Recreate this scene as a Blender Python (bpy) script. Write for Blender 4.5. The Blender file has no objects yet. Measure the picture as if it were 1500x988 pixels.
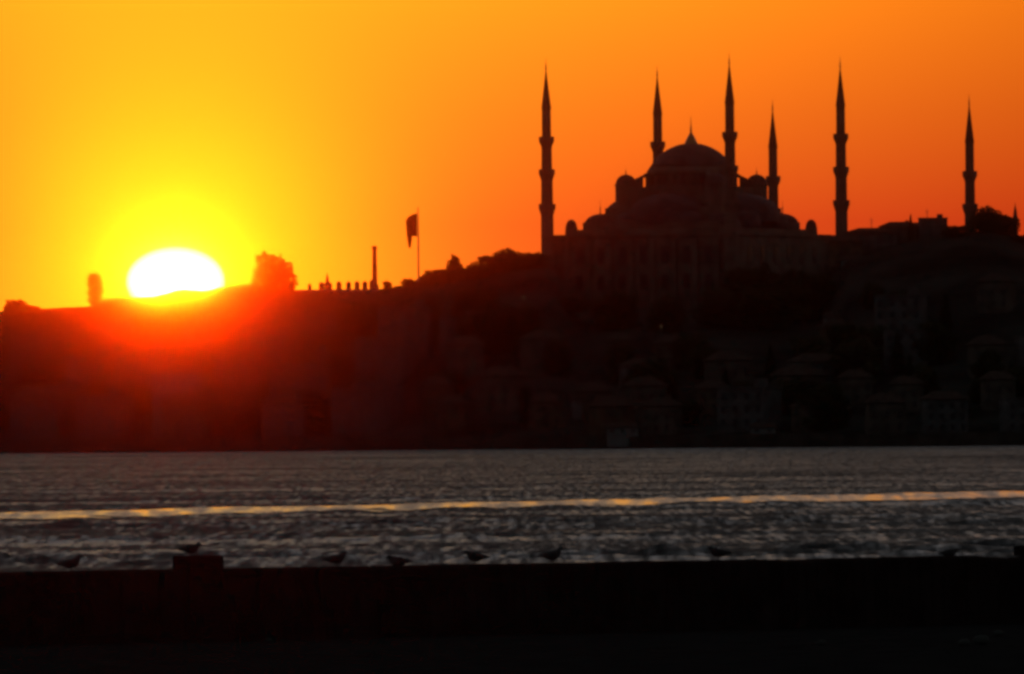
import bpy, math, random
import numpy as np
from mathutils import Vector, Matrix

random.seed(11)
S = bpy.context.scene
COL = S.collection
PI = math.pi

# ------------------------------------------------------------------ camera
F = 17177.0                      # focal length in pixels of the 1500 px wide photograph (a 5 degree telephoto view)
CZ = 5.4                         # eye height above the water
PITCH, ROLL = math.atan(131 / F), math.radians(0.5)
cam_d = bpy.data.cameras.new('camera')
cam = bpy.data.objects.new('camera', cam_d)
COL.objects.link(cam)
CR = Matrix.Rotation(PI / 2 + PITCH, 3, 'X') @ Matrix.Rotation(-ROLL, 3, 'Z')
cam.matrix_world = Matrix.Translation((0, 0, CZ)) @ CR.to_4x4()
cam_d.sensor_fit = 'HORIZONTAL'
cam_d.sensor_width = 36
cam_d.lens = 36 * F / 1500
cam_d.clip_start = 1
cam_d.clip_end = 100000
S.camera = cam


def ray(px, py):
    return (CR @ Vector(((px - 750) / F, -(py - 494) / F, -1))).normalized()


def at(px, py, D):               # the point seen at a pixel, D metres down range
    d = ray(px, py)
    return Vector((0, 0, CZ)) + d * (D / d.y)


def on_plane(px, py, z):
    d = ray(px, py)
    return Vector((0, 0, CZ)) + d * ((z - CZ) / d.z)


# ------------------------------------------------------------------ sky, sun, exposure
SUN = ray(257, 410)
SUN_ELEV = math.asin(SUN.z)
SUN_RIGHT = Vector((SUN.y, -SUN.x, 0)).normalized()
SUN_FWD = Vector((SUN.x, SUN.y, 0)).normalized()

world = bpy.data.worlds.new('World')
S.world = world
world.use_nodes = True
NT = world.node_tree
NT.nodes.clear()


class N:                         # tiny node-expression helper
    def __init__(s, tree):
        s.t = tree

    def new(s, kind, **kw):
        n = s.t.nodes.new(kind)
        for k, v in kw.items():
            setattr(n, k, v)
        return n

    def m(s, op, a, b=0.0, c=0.0, clamp=False):
        n = s.new('ShaderNodeMath', operation=op, use_clamp=clamp)
        for i, v in enumerate((a, b, c)):
            if isinstance(v, (int, float)):
                n.inputs[i].default_value = v
            else:
                s.t.links.new(v, n.inputs[i])
        return n.outputs[0]

    def v(s, op, a, b=(0, 0, 0)):
        n = s.new('ShaderNodeVectorMath', operation=op)
        for i, q in enumerate((a, b)):
            if isinstance(q, (tuple, list, Vector)):
                n.inputs[i].default_value = tuple(q)
            else:
                s.t.links.new(q, n.inputs[i])
        return n.outputs['Value'] if op in ('DOT_PRODUCT', 'LENGTH', 'DISTANCE') else n.outputs[0]

    def step(s, x, lo, hi, a=0.0, b=1.0):
        n = s.new('ShaderNodeMapRange', interpolation_type='SMOOTHSTEP')
        s.t.links.new(x, n.inputs[0])
        for i, q in zip((1, 2, 3, 4), (lo, hi, a, b)):
            n.inputs[i].default_value = q
        return n.outputs[0]

    def lin(s, x, lo, hi, a, b):
        n = s.new('ShaderNodeMapRange')
        s.t.links.new(x, n.inputs[0])
        for i, q in zip((1, 2, 3, 4), (lo, hi, a, b)):
            n.inputs[i].default_value = q
        return n.outputs[0]

    def rgb(s, r, g, b):
        n = s.new('ShaderNodeCombineColor')
        for i, q in enumerate((r, g, b)):
            if isinstance(q, (int, float)):
                n.inputs[i].default_value = q
            else:
                s.t.links.new(q, n.inputs[i])
        return n.outputs[0]

    def mix(s, f, a, b, blend='MIX'):
        n = s.new('ShaderNodeMix', data_type='RGBA', blend_type=blend)
        for i, q in zip((0, 6, 7), (f, a, b)):
            if isinstance(q, (int, float)):
                n.inputs[i].default_value = q
            elif isinstance(q, tuple):
                n.inputs[i].default_value = (*q, 1)
            else:
                s.t.links.new(q, n.inputs[i])
        return n.outputs[2]


n = N(NT)
d = n.new('ShaderNodeTexCoord').outputs['Generated']
dz = n.v('DOT_PRODUCT', d, (0, 0, 1))
dx = n.v('DOT_PRODUCT', d, SUN_RIGHT)
dy = n.v('DOT_PRODUCT', d, SUN_FWD)
th = n.v('DISTANCE', d, SUN)


def gauss(width_px):
    q = n.m('MULTIPLY', dx, F / width_px)
    return n.m('EXPONENT', n.m('MULTIPLY', n.m('MULTIPLY', q, q), -1.0))


thn = n.m('MULTIPLY', th, F / 275.0)
halo = n.m('MULTIPLY', n.m('EXPONENT', n.m('MULTIPLY', n.m('MULTIPLY', thn, thn), -1.0)), 0.62)
halo = n.m('ADD', halo, n.m('MULTIPLY', n.m('EXPONENT', n.m('MULTIPLY', th, -F / 330.0)), 0.35))
eG = n.lin(dz, 0.0172, 0.0364, 0.18, 1.0)
eG = n.m('ADD', eG, n.lin(dz, 0.040, 0.10, 0.0, 0.95))
eR = n.lin(dz, 0.0172, 0.0364, 0.66, 1.0)
gG = n.m('MAXIMUM', gauss(1520), 0.33)
gR = n.m('MAXIMUM', gauss(1950), 0.45)
R_ = n.m('ADD', n.m('MULTIPLY', n.m('MULTIPLY', eR, gR), 1.42), n.m('MULTIPLY', halo, 3.0))
G_ = n.m('ADD', n.m('MULTIPLY', n.m('MULTIPLY', eG, gG), 0.38), halo)
B_ = n.m('ADD', n.m('MULTIPLY', gG, 0.016), n.m('MULTIPLY', halo, 0.002))
low = n.rgb(R_, G_, B_)
# above the narrow band the telephoto sees, the dusk sky pales to a greyish mauve and then to dim blue
mid = n.mix(n.step(dz, 0.06, 0.20), low, (0.36, 0.335, 0.34))
high = n.mix(n.step(dz, 0.18, 0.50), mid, (0.165, 0.17, 0.18))
top = n.mix(n.step(dz, 0.5, 1.0), high, (0.014, 0.015, 0.020))
west = n.step(dy, 0.0, 0.92)
dusk = n.mix(west, (0.050, 0.056, 0.060), top)
sky = n.new('ShaderNodeTexSky', sky_type='NISHITA')
sky.sun_disc = False
sky.sun_elevation = SUN_ELEV
sky.sun_rotation = math.atan2(SUN.x, SUN.y)
bg1 = n.new('ShaderNodeBackground')
NT.links.new(dusk, bg1.inputs[0])
bg2 = n.new('ShaderNodeBackground')
NT.links.new(sky.outputs[0], bg2.inputs[0])
bg2.inputs[1].default_value = 0.002
add = n.new('ShaderNodeAddShader')
NT.links.new(bg1.outputs[0], add.inputs[0])
NT.links.new(bg2.outputs[0], add.inputs[1])
out = n.new('ShaderNodeOutputWorld')
NT.links.new(add.outputs[0], out.inputs[0])

lamp_d = bpy.data.lights.new('sun_lamp', 'SUN')
lamp_d.energy = 0.30
lamp_d.angle = math.radians(0.3)
lamp_d.color = (1.0, 0.036, 0.0003)
lamp = bpy.data.objects.new('sun_lamp', lamp_d)
lamp.rotation_euler = (-SUN).to_track_quat('-Z', 'Y').to_euler()
lamp.location = (0, -20, 60)
COL.objects.link(lamp)

GLARE_DENSITY = 6e-5
GLARE_G = 0.999

vs = S.view_settings
vs.view_transform = 'Standard'
vs.look = 'None'
vs.exposure = 0
vs.gamma = 1
vs.use_curve_mapping = False
S.cycles.filter_width = 3.3
S.cycles.use_denoising = True
S.cycles.denoising_input_passes = 'RGB'
S.cycles.max_bounces = 4
S.cycles.volume_bounces = 0

# ------------------------------------------------------------------ helpers


def tag(o, label=None, cat=None, group=None, kind=None):
    for k, v in (('label', label), ('category', cat), ('group', group), ('kind', kind)):
        if v:
            o[k] = v
    return o


def link(name, me, mat=None, parent=None, loc=None):
    o = bpy.data.objects.new(name, me)
    COL.objects.link(o)
    if mat and me and not me.materials:
        me.materials.append(mat)
    if parent:
        o.parent = parent
    if loc is not None:
        o.location = loc
    return o


def empty(name, loc=(0, 0, 0), rz=0.0):
    o = bpy.data.objects.new(name, None)
    COL.objects.link(o)
    o.location = loc
    o.rotation_euler.z = rz
    return o


def children(o):
    return [c for c in bpy.data.objects if c.parent == o]


KIDS = {}


def remember(o):
    KIDS[o.name] = [(c, [g for g in children(c)]) for c in children(o)]


def dup(o):
    r = o.copy()
    COL.objects.link(r)
    for c, gs in KIDS[o.name]:
        k = c.copy()
        COL.objects.link(k)
        k.parent = r
        for g in gs:
            h = g.copy()
            COL.objects.link(h)
            h.parent = k
    return r


class MB:
    def __init__(s):
        s.v, s.f = [], []

    def add(s, vs_, fs):
        b = len(s.v)
        s.v += [tuple(q) for q in vs_]
        s.f += [tuple(b + i for i in f) for f in fs]
        return s

    def box(s, c, size, rz=0.0, taper=1.0):
        cx, cy, cz = c
        a, b, h = size[0] / 2, size[1] / 2, size[2]
        co, si = math.cos(rz), math.sin(rz)
        pts = []
        for z, k in ((cz, 1.0), (cz + h, taper)):
            for x, y in ((-a, -b), (a, -b), (a, b), (-a, b)):
                x, y = x * k, y * k
                pts.append((cx + x * co - y * si, cy + x * si + y * co, z))
        return s.add(pts, [(3, 2, 1, 0), (4, 5, 6, 7), (0, 1, 5, 4), (1, 2, 6, 5), (2, 3, 7, 6), (3, 0, 4, 7)])

    def lathe(s, prof, c=(0, 0, 0), seg=16, a0=0.0, a1=2 * PI, ph=0.0):
        full = abs(a1 - a0 - 2 * PI) < 1e-6
        k = seg if full else seg + 1
        pts, fs = [], []
        for r, z in prof:
            for i in range(k):
                t = a0 + (a1 - a0) * i / seg + ph
                pts.append((c[0] + r * math.cos(t), c[1] + r * math.sin(t), c[2] + z))
        for j in range(len(prof) - 1):
            for i in range(seg):
                i2 = (i + 1) % k
                fs.append((j * k + i, j * k + i2, (j + 1) * k + i2, (j + 1) * k + i))
        if full:
            fs.append(tuple(reversed(range(k))))
            fs.append(tuple((len(prof) - 1) * k + i for i in range(k)))
        return s.add(pts, fs)

    def tube(s, path, radii, seg=8):
        pts, fs = [], []
        path = [Vector(p) for p in path]
        for i, p in enumerate(path):
            t = (path[min(i + 1, len(path) - 1)] - path[max(i - 1, 0)]).normalized()
            u = t.cross(Vector((0, 0, 1)))
            if u.length < 1e-3:
                u = Vector((1, 0, 0))
            u.normalize()
            w = t.cross(u)
            r = radii[i] if isinstance(radii, (list, tuple)) else radii
            ru, rw = r if isinstance(r, tuple) else (r, r)
            for k in range(seg):
                a = 2 * PI * k / seg
                pts.append(p + u * (ru * math.cos(a)) + w * (rw * math.sin(a)))
        for i in range(len(path) - 1):
            for k in range(seg):
                k2 = (k + 1) % seg
                fs.append((i * seg + k, i * seg + k2, (i + 1) * seg + k2, (i + 1) * seg + k))
        fs.append(tuple(reversed(range(seg))))
        fs.append(tuple((len(path) - 1) * seg + k for k in range(seg)))
        return s.add(pts, fs)

    def hip(s, c, size, over=0.4, ridge=0.5, rz=0.0):
        cx, cy, cz = c
        a, b, h = size[0] / 2 + over, size[1] / 2 + over, size[2]
        co, si = math.cos(rz), math.sin(rz)
        r = a * ridge
        raw = [(-a, -b, 0), (a, -b, 0), (a, b, 0), (-a, b, 0), (-a, -b, .18), (a, -b, .18), (a, b, .18), (-a, b, .18), (-r, 0, h), (r, 0, h)]
        pts = [(cx + x * co - y * si, cy + x * si + y * co, cz + z) for x, y, z in raw]
        return s.add(pts, [(3, 2, 1, 0), (0, 1, 5, 4), (1, 2, 6, 5), (2, 3, 7, 6), (3, 0, 4, 7), (4, 5, 9, 8), (5, 6, 9), (6, 7, 8, 9), (7, 4, 8)])

    def mesh(s, name, smooth=False):
        me = bpy.data.meshes.new(name)
        me.from_pydata(s.v, [], s.f)
        me.validate()
        if smooth:
            for p in me.polygons:
                p.use_smooth = True
        me.update()
        return me

    def build(s, name, mat, parent=None, smooth=False, loc=None):
        return link(name, s.mesh(name, smooth), mat, parent, loc)


def dome_prof(r, h, k=8, z0=0.0):
    return [(max(r * math.cos(PI / 2 * i / k), 0.01), z0 + h * math.sin(PI / 2 * i / k)) for i in range(k + 1)]


def cap_prof(r, h, k=10, z0=0.0):           # spherical cap
    R = (r * r + h * h) / (2 * h)
    a = math.asin(min(1, r / R))
    return [(max(R * math.sin(a * (1 - i / k)), 0.01), z0 + R * math.cos(a * (1 - i / k)) - (R - h)) for i in range(k + 1)]


def material(name, col, rough=0.9, spec=0.1, scale=0.4, var=0.35, bump=0.0, brick=False):
    m = bpy.data.materials.new(name)
    m.use_nodes = True
    t = m.node_tree
    q = N(t)
    b = t.nodes['Principled BSDF']
    b.inputs['Roughness'].default_value = rough
    b.inputs['Specular IOR Level'].default_value = spec
    geo = q.new('ShaderNodeTexCoord').outputs['Object']
    nz = q.new('ShaderNodeTexNoise')
    nz.inputs['Scale'].default_value = scale
    nz.inputs['Detail'].default_value = 5
    t.links.new(geo, nz.inputs[0])
    f = q.step(nz.outputs[0], 0.3, 0.7)
    c = q.mix(f, tuple(x * (1 - var) for x in col), tuple(min(1, x * (1 + var)) for x in col))
    if brick:
        br = q.new('ShaderNodeTexBrick')
        br.inputs['Scale'].default_value = 1.4
        br.inputs['Color1'].default_value = (1, 1, 1, 1)
        br.inputs['Color2'].default_value = (.78, .78, .78, 1)
        br.inputs['Mortar'].default_value = (.6, .6, .6, 1)
        t.links.new(geo, br.inputs[0])
        c = q.mix(1.0, c, br.outputs[0], 'MULTIPLY')
    t.links.new(c, b.inputs['Base Color'])
    if bump:
        bp = q.new('ShaderNodeBump')
        bp.inputs['Strength'].default_value = bump
        bp.inputs['Distance'].default_value = 0.2
        t.links.new(nz.outputs[0], bp.inputs['Height'])
        t.links.new(bp.outputs[0], b.inputs['Normal'])
    return m


M = {
    'stone': material('weathered_stone', (.15, .125, .10), scale=.25, brick=True),
    'lead': material('lead_sheet', (.05, .053, .056), rough=.8, spec=.1, scale=.3),
    'gold': material('gilded_metal', (.35, .22, .06), rough=.4, spec=.5),
    'glass': material('dark_window', (.02, .02, .025), rough=.35, spec=.3),
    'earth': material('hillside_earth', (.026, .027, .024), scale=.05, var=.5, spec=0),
    'asphalt': material('dark_asphalt', (.018, .018, .018), rough=1, spec=0, scale=1.2, var=.3),
    'quay': material('blackened_quay_stone', (.028, .020, .018), rough=1, spec=0, scale=1.5, var=.3, brick=True),
    'block': material('dark_concrete', (.024, .018, .017), rough=1, spec=0, scale=3, var=.3),
    'sea_wall': material('old_sea_wall_stone', (.07, .06, .05), rough=1, spec=0, scale=.2, brick=True),
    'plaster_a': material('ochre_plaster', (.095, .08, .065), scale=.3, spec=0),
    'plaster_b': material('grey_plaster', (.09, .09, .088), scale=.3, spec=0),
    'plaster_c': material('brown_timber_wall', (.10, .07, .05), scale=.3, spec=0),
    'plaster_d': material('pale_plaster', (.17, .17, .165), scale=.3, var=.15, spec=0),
    'tiles': material('clay_roof_tiles', (.065, .045, .037), scale=.8, spec=0),
    'bark': material('bark', (.05, .038, .028), scale=2, spec=0),
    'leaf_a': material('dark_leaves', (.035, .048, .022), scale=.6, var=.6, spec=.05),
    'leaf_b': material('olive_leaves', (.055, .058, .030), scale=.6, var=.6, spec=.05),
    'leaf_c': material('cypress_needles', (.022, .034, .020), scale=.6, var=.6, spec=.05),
    'pole': material('painted_steel', (.22, .21, .20), rough=.6, spec=.2),
    'flag': material('red_flag_cloth', (.42, .012, .015), rough=.95, spec=0, scale=.3, var=.2),
    'feather': material('gull_feathers', (.075, .07, .07), scale=8, var=.5, spec=0),
    'litter': material('pale_stone', (.06, .065, .06), scale=6, spec=0),
}

# ------------------------------------------------------------------ the sun itself: a glowing ball far beyond the hill
SD = 40000.0
sun_m = bpy.data.materials.new('sun_glow')
sun_m.use_nodes = True
t = sun_m.node_tree
t.nodes.clear()
q = N(t)
lw = q.new('ShaderNodeLayerWeight')
lw.inputs[0].default_value = 0.5
nv = q.m('SUBTRACT', 1.0, lw.outputs['Facing'])
em = q.new('ShaderNodeEmission')
em.inputs[0].default_value = (1.0, 0.85, 0.11, 1)
t.links.new(q.m('MULTIPLY', q.m('POWER', nv, 1.3), 15.0), em.inputs[1])
tr = q.new('ShaderNodeBsdfTransparent')
ad = q.new('ShaderNodeAddShader')
t.links.new(em.outputs[0], ad.inputs[0])
t.links.new(tr.outputs[0], ad.inputs[1])
o_ = q.new('ShaderNodeOutputMaterial')
t.links.new(ad.outputs[0], o_.inputs[0])
sun_m.cycles.emission_sampling = 'NONE'
sb = MB()
ks = 48
prof = [(max(math.cos(-PI / 2 + PI * i / ks), 1e-3), math.sin(-PI / 2 + PI * i / ks)) for i in range(ks + 1)]
sb.lathe(prof, seg=64)
sun_o = sb.build('sun', sun_m, smooth=True, loc=SUN * SD)
sun_o.scale = (73 / F * SD, 73 / F * SD, 51 / F * SD)     # flattened by refraction at the horizon
tag(sun_o, 'white-hot flattened setting sun half sunk behind the dark hill', 'sun')

# ------------------------------------------------------------------ terrain beyond the water
RIDGE = [(-700, 500), (-300, 470), (0, 457), (60, 453), (130, 449), (160, 437), (195, 436), (225, 435), (246, 429), (264, 424), (280, 424),
         (296, 427), (310, 424), (330, 420), (345, 419), (372, 417), (440, 426), (550, 425), (598, 417), (614, 407), (650, 401), (690, 395), (730, 389), (790, 383), (812, 390), (850, 454),
         (1200, 454), (1236, 376), (1300, 362), (1350, 350), (1400, 341), (1450, 338), (1500, 349), (1800, 400), (2300, 450)]
RX, RY = [p[0] for p in RIDGE], [p[1] for p in RIDGE]
DR = 2940.0


def shore(x):
    return 2770 - 0.66 * max(-190, min(190, x))


def ground_z(x, D):
    px = 750 + x / DR * F
    zr = at(px, float(np.interp(px, RX, RY)), DR).z
    s = shore(x)
    k = (D - s - 6) / (DR - s - 6)
    k = max(0.0, min(1.0, k))
    k = 0.35 * k + 0.65 * k * k * (3 - 2 * k)
    z = 2.4 + (zr - 2.4) * k
    z += 0.5 * k * (1 - k) * 4 * (math.sin(x * .09 + D * .03) + math.sin(x * .21 - D * .05 + 2)) * .8
    if D > 3180:
        z -= (zr - 4) * min(1, (D - 3180) / 500)
    return z


tb = MB()
xs = [-520 + i * 40 for i in range(9)] + [-190 + i * 1.0 for i in range(381)] + [200 + i * 40 for i in range(9)]
ks_ = [0, 6, 12] + [12 + i * 5 for i in range(1, 34)]
nd = 60
for x in xs:
    s = shore(x) + 1.0
    for j in range(nd):
        if j < 44:
            D = s + (DR - s) * j / 43
        else:
            D = DR + (j - 43) * 55
        z = ground_z(x, D)
        if 2 < j < 44:
            z += random.uniform(-.12, .12)
        tb.v.append((x, D, z))
for i in range(len(xs) - 1):
    for j in range(nd - 1):
        tb.f.append((i * nd + j, (i + 1) * nd + j, (i + 1) * nd + j + 1, i * nd + j + 1))
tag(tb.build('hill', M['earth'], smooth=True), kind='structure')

# ------------------------------------------------------------------ the water
wm = bpy.data.materials.new('dusk_sea_water')
wm.use_nodes = True
t = wm.node_tree
q = N(t)
b = t.nodes['Principled BSDF']
b.inputs['Base Color'].default_value = (.010, .013, .013, 1)
b.inputs['IOR'].default_value = 1.33
geo = q.new('ShaderNodeNewGeometry').outputs['Position']
def wind(sx, sy, detail):                                     # wind ripples: streaky patches of rougher and smoother water
    mp = q.new('ShaderNodeMapping')
    mp.inputs['Scale'].default_value = (sx, sy, 1)
    t.links.new(geo, mp.inputs[0])
    p_ = q.new('ShaderNodeTexNoise')
    p_.inputs['Scale'].default_value = 1
    p_.inputs['Detail'].default_value = detail
    t.links.new(mp.outputs[0], p_.inputs[0])
    return q.lin(p_.outputs[0], .28, .72, 0, 1)


w_ = q.m('ADD', q.m('MULTIPLY', wind(.02, .035, 5), .38), q.m('ADD', q.m('MULTIPLY', wind(2.2, .07, 2), .42), q.m('MULTIPLY', wind(.5, .03, 3), .20)))
t.links.new(q.step(w_, .25, .75, .34, .95), b.inputs['Roughness'])
nz = q.new('ShaderNodeTexNoise')
nz.inputs['Scale'].default_value = 1.3
nz.inputs['Detail'].default_value = 4
t.links.new(geo, nz.inputs[0])
bp = q.new('ShaderNodeBump')
bp.inputs['Strength'].default_value = .8
bp.inputs['Distance'].default_value = .25
t.links.new(nz.outputs[0], bp.inputs['Height'])
t.links.new(bp.outputs[0], b.inputs['Normal'])
M['water'] = wm

rng = np.random.default_rng(5)
WAVES = []
for i in range(46):
    lam = math.exp(rng.uniform(math.log(1.1), math.log(5.5)))
    a = rng.normal(0.5, 0.6)
    WAVES.append((lam, math.sin(a), math.cos(a), rng.uniform(0, 2 * PI)))
SWELL = [(rng.uniform(40, 160), rng.normal(0, .25), rng.uniform(0, 2 * PI)) for i in range(10)]


def wave_z(X, Y, spacing):
    Z = np.zeros_like(X)
    for lam, sx, sy, ph in WAVES:
        k = 2 * PI / lam
        fade = np.clip((lam / spacing - 2.0) / 2.0, 0, 1)
        Z += 0.0056 * lam * np.sin(k * (X * sx + Y * sy) + ph) * fade
    E = np.zeros_like(X)
    for lam, a, ph in SWELL:
        E += np.sin(2 * PI / lam * (Y + X * a) + ph)
    return Z * np.clip(1 + .28 * E, .25, 2.2) 


rows, cols = 1300, 420
Dr = 400 * np.exp(np.linspace(0, math.log(2960 / 400), rows))
sp = np.gradient(Dr)
A = np.tan(np.radians(np.linspace(-3.9, 3.9, cols)))
DD, AA = np.meshgrid(Dr, A, indexing='ij')
X = DD * AA
Y = DD
Z = wave_z(X, Y, np.repeat(sp[:, None], cols, 1))
verts = np.stack([X, Y, Z], -1).reshape(-1, 3)
idx = np.arange(rows * cols).reshape(rows, cols)
quads = np.stack([idx[:-1, :-1], idx[:-1, 1:], idx[1:, 1:], idx[1:, :-1]], -1).reshape(-1, 4)
me = bpy.data.meshes.new('sea')
me.vertices.add(len(verts))
me.vertices.foreach_set('co', verts.astype(np.float32).ravel())
me.loops.add(quads.size)
me.loops.foreach_set('vertex_index', quads.astype(np.int32).ravel())
me.polygons.add(len(quads))
me.polygons.foreach_set('loop_start', np.arange(0, quads.size, 4, dtype=np.int32))
me.polygons.foreach_set('loop_total', np.full(len(quads), 4, dtype=np.int32))
me.polygons.foreach_set('use_smooth', np.ones(len(quads), dtype=bool))
me.update()
me.validate()
tag(link('sea', me, wm), kind='structure')
# calm water out to the horizon on either side, a little below the wave troughs
ob = MB()
ob.add([(-2500, 180, -.9), (2500, 180, -.9), (2500, 3900, -.9), (-2500, 3900, -.9)], [(0, 1, 2, 3)])
tag(ob.build('open_water', wm), kind='structure')

# the boat wake: a long low glassy swell crossing the water, catching the low orange sky
wk = bpy.data.materials.new('glassy_wake_water')
wk.use_nodes = True
t = wk.node_tree
q = N(t)
b = t.nodes['Principled BSDF']
b.inputs['Base Color'].default_value = (.012, .015, .014, 1)
b.inputs['IOR'].default_value = 1.33
mpw = q.new('ShaderNodeMapping')
mpw.inputs['Scale'].default_value = (.8, .06, 1)
t.links.new(q.new('ShaderNodeNewGeometry').outputs['Position'], mpw.inputs[0])
nw_ = q.new('ShaderNodeTexNoise')
nw_.inputs['Scale'].default_value = 1
nw_.inputs['Detail'].default_value = 4
t.links.new(mpw.outputs[0], nw_.inputs[0])
t.links.new(q.step(nw_.outputs[0], .3, .7, .14, .36), b.inputs['Roughness'])
nz = q.new('ShaderNodeTexNoise')
nz.inputs['Scale'].default_value = .9
nz.inputs['Detail'].default_value = 4
t.links.new(q.new('ShaderNodeNewGeometry').outputs['Position'], nz.inputs[0])
bp = q.new('ShaderNodeBump')
bp.inputs['Strength'].default_value = .3
bp.inputs['Distance'].default_value = .2
t.links.new(nz.outputs[0], bp.inputs['Height'])
t.links.new(bp.outputs[0], b.inputs['Normal'])


def wake(p0, p1, width, height, seed, ext0=60, ext1=60):
    r = random.Random(seed)
    p0, p1 = Vector((p0.x, p0.y, 0)), Vector((p1.x, p1.y, 0))
    u = (p1 - p0).normalized()
    w = Vector((-u.y, u.x, 0))
    L = (p1 - p0).length
    nl, nw = 500, 28
    ph = [(r.uniform(4, 40), r.uniform(0, 6.28)) for i in range(9)]
    bm_ = MB()
    for i in range(nl + 1):
        s_ = -ext0 + (L + ext0 + ext1) * i / nl
        e = sum(math.sin(2 * PI * s_ / l_ + p_) for l_, p_ in ph) / 9
        h = height * (1 + .22 * e)
        off = .35 * sum(math.sin(2 * PI * s_ / (l_ * 3) + p_) for l_, p_ in ph[:4])
        endf = min(1, i / 25, (nl - i) / 25)
        for j in range(nw + 1):
            a = -1 + 2 * j / nw
            zz = h * endf * math.exp(-(a * 2.3) ** 2) - .06
            p = p0 + u * s_ + w * (a * width / 2 + off)
            bm_.v.append((p.x, p.y, zz))
    for i in range(nl):
        for j in range(nw):
            k = i * (nw + 1) + j
            bm_.f.append((k, k + nw + 1, k + nw + 2, k + 1))
    return bm_


a0, a1 = on_plane(0, 757, 0.1), on_plane(1500, 724, 0.1)
o = wake(a0, a1, 24, .40, 3).build('wake', wk, smooth=True)
tag(o, 'long bright orange boat wake stretching across the middle of the water', 'wake', kind='stuff')

# ------------------------------------------------------------------ near quay: ground, parapet wall, blocks, gulls, stones
GZ, WT = 1.0, 2.5
gb = MB()
L0, L1 = on_plane(0, 838.5, WT), on_plane(1500, 813, WT)
UW = (L1 - L0).normalized()                                   # along the wall
NW = Vector((-UW.y, UW.x, 0))                                 # towards the water
RZW = math.atan2(UW.y, UW.x)
B0, B1 = L0 - UW * 200, L1 + UW * 200
gb.add([(-500, -300, GZ), (500, -300, GZ), (B1.x, B1.y, GZ), (B0.x, B0.y, GZ)], [(0, 1, 2, 3)])
tag(gb.build('ground', M['asphalt']), kind='structure')

wb = MB()
nseg = 300
LW = (B1 - B0).length
rw = random.Random(4)
for i in range(nseg + 1):
    p = B0 + UW * (LW * i / nseg)
    e = rw.uniform(-.014, .014) - (rw.uniform(.02, .07) if rw.random() < .07 else 0)
    for off, z in ((-.45, GZ - .4), (-.42, WT - .06 + e), (-.36, WT + e), (.02, WT + e * .7), (.08, WT - .06), (.12, -1.5)):
        r_ = p + NW * off
        wb.v.append((r_.x, r_.y, z))
for i in range(nseg):
    for j in range(5):
        k = i * 6 + j
        wb.f.append((k, k + 6, k + 7, k + 1))
tag(wb.build('parapet_wall', M['quay']), 'low black stone parapet wall along the near waterfront', 'wall')


def wall_point(px, off=-.17):                                 # point on top of the wall under an image column
    py = 838.5 + (813 - 838.5) * px / 1500
    p = on_plane(px, py, WT)
    return p + NW * off


def wall_block(px0, px1, ytop, label):
    c = wall_point((px0 + px1) / 2)
    wpx = (px1 - px0) * c.y / F
    ln = (wpx - .5 * abs(UW.y)) / UW.x
    h = at((px0 + px1) / 2, ytop, c.y).z - WT + .02
    mb = MB()
    r = random.Random(px0)
    nx = 14
    for i in range(nx + 1):                                   # a worn slab with an uneven top
        x = -ln / 2 + ln * i / nx
        e = r.uniform(-.014, .014) - (.012 if i in (0, nx) else 0)
        for y, z in ((-.25, -.03), (-.25, h - .025 + e), (-.20, h + e), (.20, h + e), (.25, h - .025 + e), (.25, -.03)):
            mb.v.append((x, y, z))
    for i in range(nx):
        for j in range(5):
            k = i * 6 + j
            mb.f.append((k, k + 6, k + 7, k + 1))
    mb.f += [tuple(range(5, -1, -1)), tuple(nx * 6 + j for j in range(6))]
    o = mb.build('concrete_block', M['block'], loc=(c.x, c.y, WT))
    o.rotation_euler.z = RZW
    tag(o, label, 'block')
    return WT + h


blk_z = wall_block(246, 321, 816, 'dark concrete block on the parapet wall with a gull standing on it')
wall_block(1478, 1530, 801, 'dark block on the parapet wall cut off by the right picture edge')


def gull_mesh(name, seed, sitting=False, hunch=0.0):
    r = random.Random(seed)
    dz_ = -.10 if sitting else -.03
    sp_ = [(-.26, .150, (.014, .010)), (-.19, .160, (.040, .030)), (-.12, .165, (.066, .062)), (-.04, .165, (.086, .086)),
           (.04, .180, (.088, .092)), (.09, .212, (.072, .080)), (.115, .250 - hunch * .5, (.054, .058)), (.135, .285 - hunch, (.046, .050)),
           (.155, .305 - hunch, (.044, .048)), (.180, .306 - hunch, (.033, .036)), (.200, .300 - hunch, (.014, .015)), (.228, .294 - hunch, (.009, .010)), (.245, .284 - hunch, (.003, .004))]
    mb = MB()
    mb.tube([(x, r.uniform(-.003, .003), z + dz_) for x, z, q_ in sp_], [q_ for x, z, q_ in sp_], 12)
    for s_ in (-1, 1):                                        # folded wings lying along the body
        mb.tube([(.07, s_ * .072, .205 + dz_), (-.02, s_ * .084, .195 + dz_), (-.14, s_ * .060, .180 + dz_), (-.26, s_ * .022, .178 + dz_), (-.31, s_ * .012, .176 + dz_)],
                [(.012, .05), (.016, .065), (.014, .050), (.008, .024), (.003, .008)], 8)
        if not sitting:
            mb.tube([(.0, s_ * .03, .11), (.008, s_ * .032, .06), (.0, s_ * .034, .012), (.0, s_ * .034, .002)], [.012, .008, .008, .010], 6)
            mb.tube([(-.012, s_ * .034, .006), (.05, s_ * .036, .005)], [(.010, .006), (.026, .004)], 6)
    return mb.mesh(name, True)


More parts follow.
